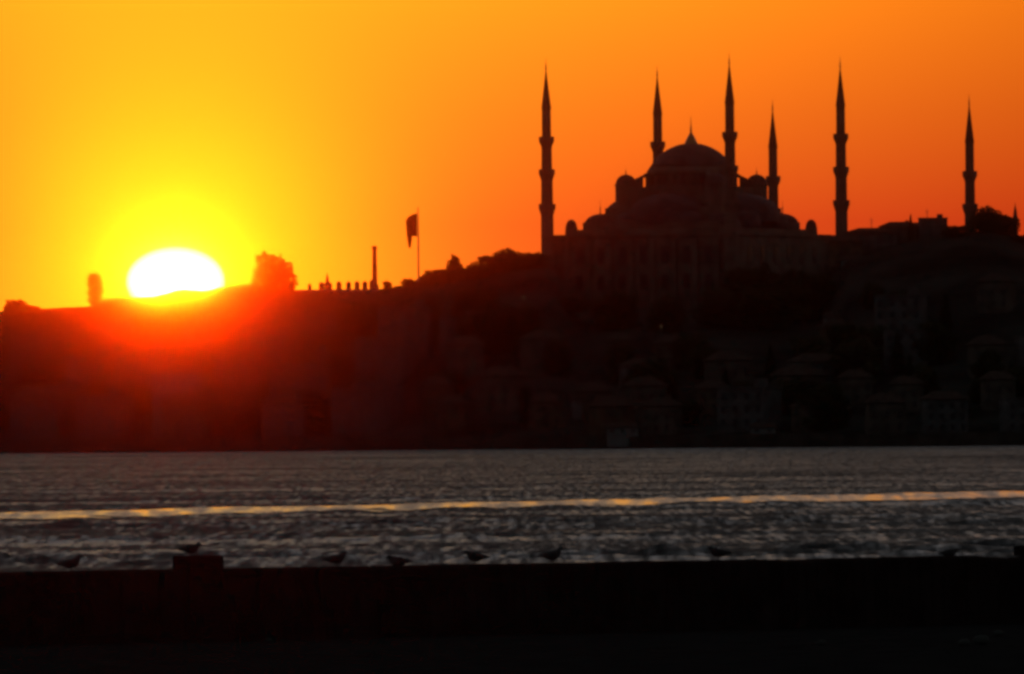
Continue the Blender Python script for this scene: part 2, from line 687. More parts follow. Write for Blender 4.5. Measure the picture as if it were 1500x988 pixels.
GULL = [gull_mesh('seagull', 1), gull_mesh('seagull', 2, hunch=.04), gull_mesh('seagull', 3, sitting=True, hunch=.05)]
for px, kind, face, sc, label in (
        (98, 0, 10, 1.0, 'dark gull standing on the parapet wall left of the concrete block'),
        (274, 1, -12, .95, 'hunched gull standing on top of the concrete block'),
        (487, 0, 14, .98, 'dark gull on the parapet wall, first one right of the concrete block'),
        (575, 2, 160, 1.05, 'low crouching gull on the wall between two standing gulls near the middle'),
        (689, 1, 172, .98, 'dark gull on the wall facing left, right of the crouching gull'),
        (803, 0, 22, 1.02, 'gull with raised head on the wall below the leftmost minaret'),
        (1045, 1, 165, 1.0, 'dark gull on the wall below the right side of the big dome'),
        (1385, 2, 8, .85, 'small crouching gull on the wall, last before the right block')):
    p = wall_point(px)
    o = link('seagull', GULL[kind], M['feather'], None, (p.x, p.y, blk_z if px == 274 else WT + .004))
    o.rotation_euler.z = math.radians(face)
    o.scale = (sc * 1.06,) * 3
    tag(o, label, 'gull', 'gulls perched along the parapet wall')

for i, (px, py, s_, label) in enumerate((
        (393, 937, .09, 'tiny pale stone on the dark ground below the first gull right of the block'),
        (1203, 941, .10, 'small pale stone lying alone on the dark ground at lower right'),
        (1413, 942, .13, 'pale stone on the dark ground, leftmost of three at lower right'),
        (1437, 940, .17, 'largest pale stone on the dark ground in the lower right corner'),
        (1462, 928, .12, 'pale stone on the ground nearest the right edge'))):
    p = on_plane(px, py + 5, GZ)
    r = random.Random(i + 20)
    mb = MB()
    for a in range(6):
        rr = .15 + .85 * math.sin(PI * (a + .5) / 6)
        for k in range(10):
            tt = 2 * PI * k / 10
            j = r.uniform(.8, 1.15)
            mb.v.append((rr * j * math.cos(tt), rr * j * math.sin(tt) * .8, .55 - .6 * math.cos(PI * (a + .5) / 6)))
    for a in range(5):
        for k in range(10):
            mb.f.append((a * 10 + k, a * 10 + (k + 1) % 10, a * 10 + 10 + (k + 1) % 10, a * 10 + 10 + k))
    mb.f += [tuple(range(9, -1, -1)), tuple(50 + k for k in range(10))]
    o = mb.build('stone', M['litter'], smooth=True, loc=(p.x, p.y, GZ))
    o.scale = (s_, s_, s_)
    tag(o, label, 'stone', 'pale stones on the near ground')

# ------------------------------------------------------------------ far sea wall
sw = MB()
for i in range(401):
    x = -200 + i
    h = 3.0 + .22 * math.sin(x * .13) + .12 * math.sin(x * .41)
    s_ = shore(x)
    for off, z in ((-.3, -2), (0, h), (1.6, h), (1.7, 0)):
        sw.v.append((x, s_ + off, z))
for i in range(400):
    for j in range(3):
        k = i * 4 + j
        sw.f.append((k, k + 4, k + 5, k + 1))
tag(sw.build('sea_wall', M['sea_wall']), 'long low black sea wall at the foot of the hill across the water', 'wall')

# ------------------------------------------------------------------ minarets


def ground_at(px, D):
    return ground_z((px - 750) / F * D, D)


MZ = 36.0
MC = at(1014, 400, 3000.0)
MC.z = MZ


def minaret(px, ytip, D, bal, label, base_z=MZ, rs=1.0, group='slender minarets of the mosque'):
    tip = at(px, ytip, D)
    H = tip.z - base_z
    root = empty('minaret', (tip.x, tip.y, base_z))
    tag(root, label, 'minaret', group)
    cone0 = H - 12.9
    rr = [1.12, 1.22]
    prof = []
    tops = [H - b_ for b_ in bal]
    # shaft from the top down, thicker below each balcony
    radii = [1.18, 1.36, 1.52, 1.64]
    z_hi = cone0
    sh = []
    for i, tz in enumerate(tops + [7.0]):
        sh.append((radii[i] * rs, tz + (0 if i == len(tops) else .2)))
        sh.append((radii[i] * .97 * rs, z_hi))
        z_hi = tz - 3.0
    sh.sort(key=lambda t_: t_[1])
    sh = [(2.5 * rs, -2.0), (2.5 * rs, 4.0)] + sh
    MB().lathe(sh, seg=16).build('shaft', M['stone'], root)
    for tz in tops:
        i = tops.index(tz)
        r0, r1 = radii[i + 1] * .97 * rs, (1.96 + .1 * i) * rs
        MB().lathe([(r0 * .98, tz - 3.1), (r0 * 1.04, tz - 2.7), (r0 * 1.16, tz - 2.1), (r1 * .90, tz - 1.7), (r1 * .94, tz - 1.4), (r1, tz - 1.25), (r1, tz),
                    (r1 * .92, tz + .02), (r1 * .92, tz - 1.0), (radii[i] * rs * .98, tz - 1.02)], seg=16).build('balcony', M['stone'], root)
    sp_ = MB().lathe([(1.20 * rs, cone0 - .02), (1.28 * rs, cone0 + .15), (1.10 * rs, cone0 + 1.4), (.80 * rs, cone0 + 4.0), (.45 * rs, cone0 + 7.0), (.16 * rs, cone0 + 9.6), (.05, cone0 + 9.8)], seg=16)
    spire = sp_.build('spire', M['lead'], root)
    MB().lathe([(.14, cone0 + 9.3), (.13, cone0 + 10.0), (.26, cone0 + 10.4), (.10, cone0 + 10.8), (.20, cone0 + 11.2), (.07, cone0 + 11.5), (.06, cone0 + 12.2), (.03, H)], seg=8).build('finial', M['gold'], spire)
    return root


minaret(799.5, 86, 2981.6, [19.9, 28.2, 37.0], 'leftmost tall minaret with three balconies, standing clear of the mosque')
minaret(962.5, 96, 3041.0, [19.8, 28.2, 37.0], 'minaret rising behind the left shoulder of the big dome')
minaret(1068, 78, 2959.0, [19.9, 28.4, 37.0], 'tallest looking minaret, in front of the right flank of the dome')
minaret(1131.5, 146, 3105.0, [20.3, 28.8], 'short thin minaret close behind the mosque right of the dome')
minaret(1230.5, 83, 3018.0, [19.9, 28.4, 37.0], 'three-balcony minaret just right of the mosque hall')
minaret(1419.5, 138, 3085.0, [20.3, 28.9], 'two-balcony minaret standing alone at the far right beside a tree')

# ------------------------------------------------------------------ mosque
MR = math.atan2(-.433, .9015)                                  # local x runs right and nearer, local y right and farther
mq = empty('mosque', MC, MR)
tag(mq, 'huge domed mosque silhouetted on the hilltop between slender minarets', 'mosque')
WL, LD = M['stone'], M['lead']
hall = MB()
hall.box((0, 0, -3), (50.6, 59, 20.3))
hall.box((0, 0, 17.3), (51.4, 59.8, .7))
hall.box((0, 0, 18.0), (46, 53, 1.3))
hall.box((0, 0, 19.3), (40, 46, 1.9))
hall.box((0, 0, 21.2), (35, 38, 2.2))
hall.box((0, 0, 23.4), (33, 34, 1.5))
hall.build('wall', WL, mq)
cb = MB()
cb.box((0, 0, 20), (26.4, 26.4, 10.2))
cb.lathe([(11.9, 29.2), (11.9, 30.6), (11.4, 30.8)], seg=32)
cb.build('central_block', WL, mq)
dr = MB().lathe([(11.1, 28), (11.1, 33.4), (11.4, 33.6), (11.4, 34.5), (11.0, 34.8), (10.8, 35.4)], seg=32).build('drum', WL, mq)
for i in range(28):
    a = 2 * PI * i / 28
    MB().box((11.15 * math.cos(a), 11.15 * math.sin(a), 31.0), (.3, 1.0, 2.2), a).build('window', M['glass'], dr)
for i in range(14):                                            # little buttresses between the drum windows
    a = 2 * PI * (i + .5) / 14
    MB().box((11.4 * math.cos(a), 11.4 * math.sin(a), 30.1), (1.0, .8, 3.2), a, .85).build('buttress', WL, dr)
dm = MB().lathe(cap_prof(10.75, 6.3, 14, 35.2), seg=40).build('dome', LD, mq, True)
MB().lathe([(1.75, 41.0), (1.6, 41.7), (1.15, 42.6), (.7, 43.4), (.32, 44.1), (.22, 44.5), (.32, 44.8), (.16, 45.2), (.24, 45.6), (.12, 46.0), (.09, 47.2), (.03, 48.4)], seg=12).build('finial', M['gold'], dm)
for sx in (-1, 1):
    for sy in (-1, 1):
        c = (sx * 12.6, sy * 12.6, 0)
        tw = MB().lathe([(2.75, 20), (2.75, 30.4), (2.95, 30.6), (2.95, 31.0), (2.6, 31.1)], c, 8, ph=PI / 8).build('turret', WL, mq)
        MB().lathe([(2.7, 31.0)] + dome_prof(2.62, 2.4, 6, 31.1), c, 16).build('turret_dome', LD, tw, True)
        MB().lathe([(.25, 33.3), (.12, 33.9), (.2, 34.1), (.05, 34.5), (.03, 35.3)], c, 8).build('finial', M['gold'], tw)
        # flying buttress from the turret to the drum with an open arch below it
        bt = MB()
        ux, uy = sx / math.sqrt(2), sy / math.sqrt(2)
        for r0, r1, z0, z1, zt0, zt1 in ((15.8, 13.3, 29.4, 29.4, 32.1, 33.2), (13.3, 12.35, 32.5, 32.8, 33.2, 33.8), (12.35, 10.6, 29.4, 29.4, 33.8, 34.3)):
            pts = []
            for rr_, zz in ((r0, z0), (r1, z1), (r1, zt1), (r0, zt0)):
                for s_ in (-.55, .55):
                    pts.append((ux * rr_ - uy * s_, uy * rr_ + ux * s_, zz))
            bt.add(pts, [(0, 2, 3, 1), (2, 4, 5, 3), (4, 6, 7, 5), (6, 0, 1, 7), (0, 6, 4, 2), (1, 3, 5, 7)])
        bt.build('flying_buttress', WL, mq)
for k in range(4):                                             # four half domes on the sides of the central block
    a = k * PI / 2
    c = (13.0 * math.cos(a), 13.0 * math.sin(a), 0)
    MB().lathe([(10.6, 21.0), (10.6, 23.4)] + dome_prof(10.4, 4.9, 9, 23.6), c, 24, a - PI / 2, a + PI / 2).build('half_dome', LD, mq, True)
    for e in (-1, 1):
        c2 = (19.0 * math.cos(a) - e * 8.5 * math.sin(a), 19.0 * math.sin(a) + e * 8.5 * math.cos(a), 0)
        MB().lathe([(3.9, 19.0), (3.9, 21.2)] + dome_prof(3.7, 2.6, 7, 21.3), c2, 18).build('small_dome', LD, mq, True)
for sx in (-1, 1):
    for sy in (-1, 1):
        c = (sx * 17.2, sy * 18.4, 0)
        cd = MB().lathe([(4.4, 18), (4.4, 20.4)] + dome_prof(4.2, 2.9, 8, 20.5), c, 20).build('corner_dome', LD, mq, True)
        MB().lathe([(.22, 23.2), (.12, 24.4), (.2, 24.7), (.06, 25.3), (.03, 26.9)], c, 8).build('finial', M['gold'], cd)
        c = (sx * 21.6, sy * 26.4, 0)
        st = MB().lathe([(1.75, 17.5), (1.55, 19.6), (1.7, 19.8), (1.45, 20.0)], c, 10).build('stair_turret', WL, mq)
        MB().lathe(dome_prof(1.45, 2.0, 6, 19.95), c, 12).build('turret_dome', LD, st, True)
for yy in (-20, -12, -4, 4, 12, 20):                           # windows of the hall, two rows on the faces one can see
    for zz, hh in ((4, 3.6), (10.5, 4.2)):
        MB().box((25.33, yy, zz), (.2, 1.9, hh)).build('window', M['glass'], mq)
for xx in (-18, -12, -6, 0, 6, 12, 18):
    for zz, hh in ((4, 3.6), (10.5, 4.2)):
        MB().box((xx, -29.53, zz), (1.8, .2, hh)).build('window', M['glass'], mq)
for xx in (-21, -15, -9, -3, 3, 9, 15, 21):
    MB().box((xx, -30.0, -3), (1.2, 1.4, 19.5)).build('buttress', WL, mq)
# the courtyard behind, ringed by a domed arcade
cy = MB()
for (cx_, cy_, sx_, sy_) in ((-24.5, 64, 5, 70), (24.5, 64, 5, 70), (0, 101, 54, 5)):
    cy.box((cx_, cy_, -3), (sx_, sy_, 18.4))
court = cy.build('courtyard_wall', WL, mq)
for i in range(9):
    for sx in (-1, 1):
        MB().lathe([(2.7, 15.2), (2.7, 16.0)] + dome_prof(2.6, 2.0, 6, 16.0), (sx * 24.5, 34 + i * 7.5, 0), 16).build('arcade_dome', LD, court, True)
for i in range(6):
    MB().lathe([(2.7, 15.2), (2.7, 16.0)] + dome_prof(2.6, 2.0, 6, 16.0), (-19 + i * 7.6, 101, 0), 16).build('arcade_dome', LD, court, True)

# ------------------------------------------------------------------ trees


def crown_mesh(kind, seed, quads_n=3000):
    r = random.Random(seed)
    mb = MB()
    lobes = []
    if kind == 'leaning':                                      # steep on one side, sloping away on the other
        lobes = [(-.22, 0, .80, .20, .15), (0, .05, .76, .22, .15), (.19, -.05, .58, .22, .17), (.31, 0, .34, .19, .18), (-.27, .05, .55, .22, .18),
                 (-.26, -.05, .28, .23, .20), (0, 0, .44, .32, .24), (.08, 0, .18, .34, .16), (-.05, .25, .5, .2, .2), (.05, -.25, .45, .2, .2)]
    elif kind == 'broad':
        for i in range(15):
            a = r.uniform(0, 2 * PI)
            z = r.uniform(.16, .82)
            k = .36 * math.sin(PI * (z + .12) / 1.1) ** .6
            lobes.append((k * math.cos(a) * r.uniform(.5, 1), k * math.sin(a) * r.uniform(.5, 1), z, r.uniform(.13, .21), r.uniform(.10, .17)))
        lobes.append((0, 0, .58, .34, .30))
        lobes.append((0, 0, .30, .34, .18))
        lobes.append((r.uniform(-.06, .06), 0, .13, .36, .13))
    elif kind == 'column':
        for i in range(12):
            z = .10 + .82 * i / 11
            k = (.24 + .16 * math.sin(PI * min(1, max(0, (z - .05) / .98)) ** 1.5)) * r.uniform(.85, 1.1)
            lobes.append((r.uniform(-.08, .08), r.uniform(-.08, .08), z, k, .10))
    else:                                                      # conical evergreen
        for i in range(14):
            z = .10 + .86 * i / 13
            k = .46 * (1 - z) ** .8 + .05
            lobes.append((r.uniform(-.04, .04), r.uniform(-.04, .04), z, k, .07))
    base = list(lobes)
    for i in range(90 if kind in ('broad', 'leaning') else 34):             # ragged tufts and sprays standing out of the crown
        lx, ly, lz, lr, lh = r.choice(base)
        u = Vector((r.gauss(0, 1), r.gauss(0, 1), r.gauss(.25, 1))).normalized()
        k = r.uniform(.03, .06)
        lobes.append((lx + u.x * lr * 1.08, ly + u.y * lr * 1.08, max(.05, lz + u.z * lh * 1.08), k, k * r.uniform(.8, 1.6)))
    tot = sum(l_[3] ** 2 * l_[4] for l_ in lobes)
    for lx, ly, lz, lr, lh in lobes:
        for i in range(int(quads_n * lr * lr * lh / tot) + (40 if lr > .07 else 9)):
            while True:
                u = Vector((r.uniform(-1, 1), r.uniform(-1, 1), r.uniform(-1, 1)))
                if .1 < u.length <= 1:
                    break
            u = u.normalized() * (u.length ** .7)
            p = Vector((lx + u.x * lr, ly + u.y * lr, lz + u.z * lh))
            s_ = r.uniform(.020, .045)
            e1 = Vector((r.uniform(-1, 1), r.uniform(-1, 1), r.uniform(-1, 1))).normalized()
            e2 = e1.cross(Vector((r.uniform(-1, 1), r.uniform(-1, 1), r.uniform(-1, 1)))).normalized()
            mb.add([p - e1 * s_, p - e2 * s_ * .7, p + e1 * s_, p + e2 * s_ * .7], [(0, 1, 2, 3)])
    w = sorted(max(abs(v[0]), abs(v[1])) for v in mb.v)[int(len(mb.v) * .985)]
    z1 = max(v[2] for v in mb.v)
    mb.v = [(v[0] * .5 / w, v[1] * .5 / w, max(.03, v[2] / z1)) for v in mb.v]
    return mb.mesh('crown')


def trunk_mesh(kind, seed):
    r = random.Random(seed)
    mb = MB()
    top = .55 if kind in ('broad', 'leaning') else .8
    mb.tube([(0, 0, -.06), (.01, 0, .12), (-.005, .01, .3), (0, 0, top)], [.032, .024, .018, .008], 8)
    if kind == 'broad':
        for i in range(6):
            a = r.uniform(0, 2 * PI)
            z = r.uniform(.18, .4)
            k = r.uniform(.16, .27)
            mb.tube([(0, 0, z), (k * .5 * math.cos(a), k * .5 * math.sin(a), z + .1), (k * math.cos(a), k * math.sin(a), z + .25)], [.013, .009, .004], 6)
    return mb.mesh('trunk')


KIND_OF = {'leaning': ('broadleaf_tree', 'leaf_a'), 'broad': ('broadleaf_tree', 'leaf_a'), 'column': ('columnar_tree', 'leaf_c'), 'cone': ('conifer_tree', 'leaf_c')}
PROTO = {}
for kind, count in (('broad', 4), ('column', 2), ('cone', 2), ('leaning', 1)):
    for k in range(count):
        cmat = M['leaf_b'] if (kind == 'broad' and k % 2) else M[KIND_OF[kind][1]]
        cm, tm = crown_mesh(kind, 40 + k * 7 + len(kind)), trunk_mesh(kind, 60 + k)
        cm.materials.append(cmat)
        tm.materials.append(M['bark'])
        PROTO.setdefault(kind, []).append((cm, tm))


def tree(px, ytop, D, wpx, kind, label, group=None, var=None, sink=0.0):
    top = at(px, ytop, D)
    gz = ground_z(top.x, D) - sink
    if kind in ('broad', 'leaning'):                           # low boughs and undergrowth hide the foot of the trunk
        gz -= .10 * (top.z - gz)
    H = max(2.0, top.z - gz)
    Wd = wpx * D / F
    i = random.randrange(len(PROTO[kind])) if var is None else var
    cm, tm = PROTO[kind][i]
    root = empty(KIND_OF[kind][0], (top.x, D, gz), random.uniform(0, 2 * PI) if var is None else var * 1.3)
    root.scale = (Wd, Wd, H)
    tag(root, label, 'tree', group)
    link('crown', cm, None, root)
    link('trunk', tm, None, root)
    return root


# trees one can tell apart on the skyline
tree(403, 367, 2936, 62, 'leaning', 'big round tree on the skyline just right of the setting sun', var=0, sink=.4)
tree(139, 400, 2936, 24, 'column', 'tall narrow round-topped tree on the skyline left of the sun', var=0)
tree(21, 438, 2936, 36, 'broad', 'low round bushy tree on the skyline at the left edge', var=1)
tree(666, 372, 2926, 36, 'cone', 'pointed conifer on the skyline between the flagpole and the leftmost minaret', var=0)
tree(722, 373, 2932, 58, 'broad', 'bushy dark tree on the skyline left of the mosque, lower of a pair', var=2)
tree(741, 363, 2930, 54, 'broad', 'taller bushy tree of the pair on the skyline left of the mosque', var=3)
tree(776, 369, 2928, 52, 'broad', 'dark tree right beside the foot of the leftmost minaret', var=1)
tree(567, 411, 2936, 14, 'broad', 'small round tree just right of the slender column', var=0)
tree(598, 412, 2936, 22, 'broad', 'low shrubby tree at the left of the flagpole foot', var=2)
tree(1443, 301, 2936, 58, 'broad', 'tall leafy tree beside the two-balcony minaret at the far right', var=3)
tree(1468, 313, 2938, 52, 'broad', 'leafy tree between the far right minaret and the tiny minaret', var=0)
tree(1400, 330, 2930, 48, 'broad', 'dark tree at the foot of the far right minaret, on its left', var=1)
tree(1334, 313, 2940, 10, 'cone', 'thin pointed evergreen on the skyline between the right rooftops', var=1)
tree(1497, 345, 2925, 40, 'broad', 'dark tree cut off by the right edge below the tiny minaret', var=2)
tree(425, 421, 2937, 16, 'broad', 'tiny shrub on the skyline right beside the big round tree', var=3)
tree(44, 449, 2936, 30, 'broad', 'low hedge-like tree on the skyline second from the left edge', var=0)
tree(640, 395, 2926, 54, 'broad', 'spreading tree on the slope just right of the flagpole foot', var=1)
tree(700, 386, 2924, 44, 'broad', 'dark tree on the skyline between the conifer and the bushy pair', var=2)
# black trees in front of the mosque
for px, yt, D, w, lab in ((1095, 385, 2915, 95, 'big black tree in front of the right half of the mosque'),
                          (1160, 392, 2912, 80, 'black tree in front of the right corner of the mosque hall'),
                          (1055, 415, 2900, 70, 'rounded black tree in front of the mosque below the dome'),
                          (905, 424, 2900, 70, 'low black tree in front of the mosque wall below the left turret'),
                          (975, 430, 2895, 60, 'low black tree in front of the middle of the mosque wall'),
                          (835, 432, 2905, 60, 'black tree in front of the left corner of the mosque hall'),
                          (1205, 400, 2915, 50, 'dark tree below the stair turret at the right of the mosque'),
                          (1120, 420, 2895, 80, 'broad black tree one row below the big one in front of the mosque')):
    tree(px, yt, D, w, 'broad', lab)

# unlit trees on the slope, which nothing tells apart within their strip
ZONES = ((-60, 420, 'below the setting sun'), (420, 790, 'below the flag and the leftmost bushy skyline'),
         (790, 1210, 'below the mosque'), (1210, 1560, 'below the far right rooftops'))


def zone_of(px):
    for a, b_, w in ZONES:
        if px < b_:
            return w
    return ZONES[-1][2]


rt = random.Random(77)
for i in range(118):
    px = -50 + 1600 * ((i * .6180339) % 1.0)
    if px < 420:
        k = rt.uniform(.08, .80)
    else:
        k = rt.uniform(.06, .90)
    x = (px - 750) / F * 2850
    s_ = shore(x)
    D = s_ + 10 + (DR - s_ - 10) * k
    H = rt.uniform(6, 12) if px > 420 else rt.uniform(4, 6.5)
    gz = ground_z(x, D)
    zt = gz + H
    # pixel of that top, allowing for the roll
    v = CR.transposed() @ (Vector((x, D, zt)) - Vector((0, 0, CZ)))
    pxx, pyy = 750 + v.x / -v.z * F, 494 - v.y / -v.z * F
    sky_y = float(np.interp(pxx, RX, RY))
    if pyy < sky_y + 4:
        continue
    kind = rt.choice(('broad', 'broad', 'broad', 'broad', 'column', 'cone'))
    w = (rt.uniform(.75, 1.1) if kind == 'broad' else .35) * H / D * F
    z_ = zone_of(pxx)
    word = {'broad': 'rounded dark tree', 'column': 'narrow dark tree', 'cone': 'pointed dark tree'}[kind]
    tree(pxx, pyy, D, w, kind, '%s on the unlit slope %s' % (word, z_), '%ss on the slope %s' % (word, z_))

# ------------------------------------------------------------------ houses
HOUSE_WALLS = ['plaster_a', 'plaster_b', 'plaster_c']
HP = []
for k in range(6):
    w, dp, h = (9, 8, 7.5) if k % 3 == 0 else (12, 9, 9.5) if k % 3 == 1 else (7, 8, 6.5)
    flat = k == 4
    root = empty('house')
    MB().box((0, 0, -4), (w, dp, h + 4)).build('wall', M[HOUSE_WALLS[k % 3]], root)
    if flat:
        rb = MB().box((0, 0, h), (w + .5, dp + .5, .35)).box((w * .25, 0, h + .3), (2.4, 2.4, 1.9))
        rf = rb.build('roof', M['plaster_b'], root)
    else:
        rf = MB().hip((0, 0, h), (w, dp, 2.4), .5, .45).build('roof', M['tiles'], root)
        MB().box((w * .22, dp * .1, h + .9), (.8, .8, 2.1)).build('chimney', M['plaster_c'], rf)
    nw = int(w // 2.6)
    for fl in range(int(h // 3)):
        for j in range(nw):
            xx = -w / 2 + w * (j + .5) / nw
            MB().box((xx, -dp / 2 - .02, 1.0 + fl * 3), (1.0, .16, 1.5)).build('window', M['glass'], root)
    remember(root)
    HP.append((root, w, h))
used = set()


def house(px, D, k, label, group=None, rz=0.0, sc=1.0, top=None):
    root, w, h = HP[k]
    x = (px - 750) / F * D
    gz = ground_z(x, D)
    if k not in used:
        o = root
        used.add(k)
    else:
        o = dup(root)
    o.location = (x, D, gz)
    o.rotation_euler.z = rz
    if top is not None:                                        # wall height chosen so that the roof reaches the height it has in the photo
        zt = at(px, top, D).z
        full = h + (2.2 if k == 4 else 2.4)
        o.scale = (sc, sc, (zt - gz) / full)
    else:
        o.scale = (sc, sc, sc)
    tag(o, label, 'house', group)
    return o


# rooftops one can tell apart on the right skyline
house(1277, 2945, 1, 'low wide house on the skyline right of the minaret just right of the mosque', rz=.1, top=334)
house(1318, 2950, 0, 'hipped roof house on the skyline with the thin evergreen behind it', rz=-.1, top=325)
house(1368, 2945, 4, 'flat-topped block on the skyline left of the far right minaret', rz=.05, sc=.58, top=314)
house(1348, 2955, 3, 'plain house on the skyline filling the gap left of the flat-topped block', rz=0, top=326)
house(1240, 2935, 5, 'small house on the skyline at the foot of the minaret just right of the mosque', rz=.2, top=345)
house(674, 2934, 1, 'wide roof on the skyline just behind the pointed conifer', rz=.12, top=394)
house(785, 2938, 2, 'small house at the foot of the leftmost minaret', rz=-.1, top=374)

rh = random.Random(9)
for row, k in enumerate((.05, .2, .36, .53, .70, .86)):
    px = -50 + row * 31
    while px < 1560:
        step = rh.uniform(70, 150)
        px += step
        x = (px - 750) / F * 2850
        s_ = shore(x)
        D = s_ + 12 + (DR - s_ - 12) * (k + rh.uniform(-.04, .04))
        kk = rh.randrange(6)
        gz = ground_z(x, D)
        v = CR.transposed() @ (Vector((x, D, gz + HP[kk][2] + 3)) - Vector((0, 0, CZ)))
        pxx, pyy = 750 + v.x / -v.z * F, 494 - v.y / -v.z * F
        if pyy < float(np.interp(pxx, RX, RY)) + 6:
            continue
        kind = 'flat-roofed' if kk == 4 else 'tile-roofed'
        tier = ('shore side', 'lower', 'lower', 'middle', 'middle', 'upper')[row]
        z_ = zone_of(px)
        house(px, D, kk, 'dim %s house on the %s slope %s' % (kind, tier, z_), '%s houses on the %s slope %s' % (kind, tier, z_), rz=rh.uniform(-.5, .5), sc=rh.uniform(.8, 1.1))
for r_, w, h in HP:
    if r_.location.y < 100:
        for c in children(r_):
            bpy.data.objects.remove(c)
        bpy.data.objects.remove(r_)

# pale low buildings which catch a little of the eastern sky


def pale(px, py, wpx, hpx, D, label, name='shed'):
    p = at(px, py, D)
    w, h = wpx * D / F, hpx * D / F
    g = ground_z(p.x, D)
    root = empty(name, (p.x, D, min(g, p.z - h)))
    zb = p.z - h / 2 - root.location.z
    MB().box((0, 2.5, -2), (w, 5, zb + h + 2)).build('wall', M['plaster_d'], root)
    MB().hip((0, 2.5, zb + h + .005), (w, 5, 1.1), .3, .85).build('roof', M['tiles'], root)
    nn = max(2, int(w / 2.2))
    for i in range(nn):
        MB().box((-w / 2 + w * (i + .5) / nn, -.02, zb + h * .25), (.8, .12, h * .45)).build('window', M['glass'], root)
    tag(root, label, 'building')
    return root


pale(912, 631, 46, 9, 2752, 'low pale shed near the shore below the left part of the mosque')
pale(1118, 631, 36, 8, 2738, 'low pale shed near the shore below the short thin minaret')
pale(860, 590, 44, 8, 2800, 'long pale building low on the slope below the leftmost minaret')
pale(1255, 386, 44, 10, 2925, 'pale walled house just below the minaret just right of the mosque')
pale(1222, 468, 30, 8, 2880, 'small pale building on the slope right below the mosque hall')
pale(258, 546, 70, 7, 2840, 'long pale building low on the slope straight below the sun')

# ------------------------------------------------------------------ palace kitchens: a long roof with a row of domed chimneys
kc = at(495, 421, 2934.0)
kz = ground_z(kc.x, 2934) - 1.5
kit = empty('kitchen_building', (kc.x, 2934, kz))
tag(kit, 'long low building on the skyline topped by a row of domed chimneys', 'building')
top_l, top_r = at(436, 425, 2934), at(556, 423.5, 2934)
zt = (top_l.z + top_r.z) / 2 - kz
MB().box((0, 0, -4), (top_r.x - top_l.x, 7, 4 + zt - .9)).build('wall', M['plaster_b'], kit)
rf = MB().hip((0, 0, zt - .895), (top_r.x - top_l.x, 7, .9), .2, .96).build('roof', M['lead'], kit)
for px, yt, w in ((453.5, 416, 5.5), (471, 413.5, 8), (482, 413.5, 9), (496.5, 412.5, 8), (510.5, 412.5, 7.5), (523, 412, 7.5), (534.5, 412, 7.5), (545, 410, 8)):
    p = at(px, yt, 2934)
    r0 = w / 2 * 2934 / F
    hh = p.z - kz
    MB().lathe([(r0 * 1.08, zt - 1.2), (r0, zt + .15), (r0, hh - r0 * 1.1)] + dome_prof(r0 * 1.02, r0 * 1.1, 5, hh - r0 * 1.1), (p.x - kc.x, 0, 0), 12).build('chimney', M['stone'], rf)

# tiny minaret spike among the chimneys
p = at(479.3, 399, 2960)
g = ground_z(p.x, 2960)
sm = empty('spire_tower', (p.x, 2960, g))
tag(sm, 'tiny pointed spire rising behind the row of chimneys', 'tower')
hh = p.z - g
MB().lathe([(.75, -1), (.70, hh - 3.4), (.95, hh - 3.3), (.95, hh - 2.8), (.55, hh - 2.75)], seg=10).build('shaft', M['stone'], sm)
MB().lathe([(.55, hh - 2.8), (.34, hh - 1.4), (.10, hh - .5), (.03, hh)], seg=10).build('spire', M['lead'], sm)

# slender column
p = at(548.5, 360.5, 2945)
g = ground_z(p.x, 2945)
hh = p.z - g
cl = empty('column', (p.x, 2945, g))
tag(cl, 'slender square-topped chimney column standing alone left of the flagpole', 'column')
MB().lathe([(1.0, -1), (1.0, 1.2), (.66, 1.4), (.60, hh * .5), (.52, hh - 1.1)], seg=14).build('shaft', M['stone'], cl)
MB().lathe([(.52, hh - 1.12), (.66, hh - .9), (.66, hh - .25), (.55, hh)], seg=14).build('capital', M['stone'], cl)

# tiny far minaret at the right edge
p = at(1487, 296, 3060)
g = ground_z(p.x, 3060)
hh = p.z - g
fm = empty('minaret', (p.x, 3060, g))
tag(fm, 'tiny minaret of another mosque at the right picture edge', 'minaret')
MB().lathe([(1.0, -2), (.78, 2), (.74, hh - 6.2)], seg=12).build('shaft', M['stone'], fm)
MB().lathe([(.76, hh - 5.4), (.98, hh - 5.0), (.98, hh - 4.3), (.7, hh - 4.28)], seg=12).build('balcony', M['stone'], fm)
MB().lathe([(.72, hh - 6.2), (.66, hh - 4.0), (.62, hh - 3.9), (.3, hh - 1.9), (.08, hh - .8), (.03, hh)], seg=12).build('spire', M['lead'], fm)

# roof aerials on the right
for px, y0, y1, lab in ((1276.5, 319, 337, 'thin roof aerial on the low wide house beside the minaret just right of the mosque'), (1358, 307, 318, 'thin roof aerial on the flat-topped block')):
    a_, b_ = at(px, y0, 2945), at(px, y1, 2945)
    o = MB()
    L_ = a_.z - b_.z
    o.tube([(0, 0, -1.2), (0, 0, L_)], [.10, .06], 6)
    o.box((0, 0, L_ * .75), (1.0, .08, .08))
    o.box((0, 0, L_ * .55), (.7, .08, .08))
    tag(o.build('aerial', M['pole'], loc=(a_.x, 2945, b_.z)), lab, 'aerial')

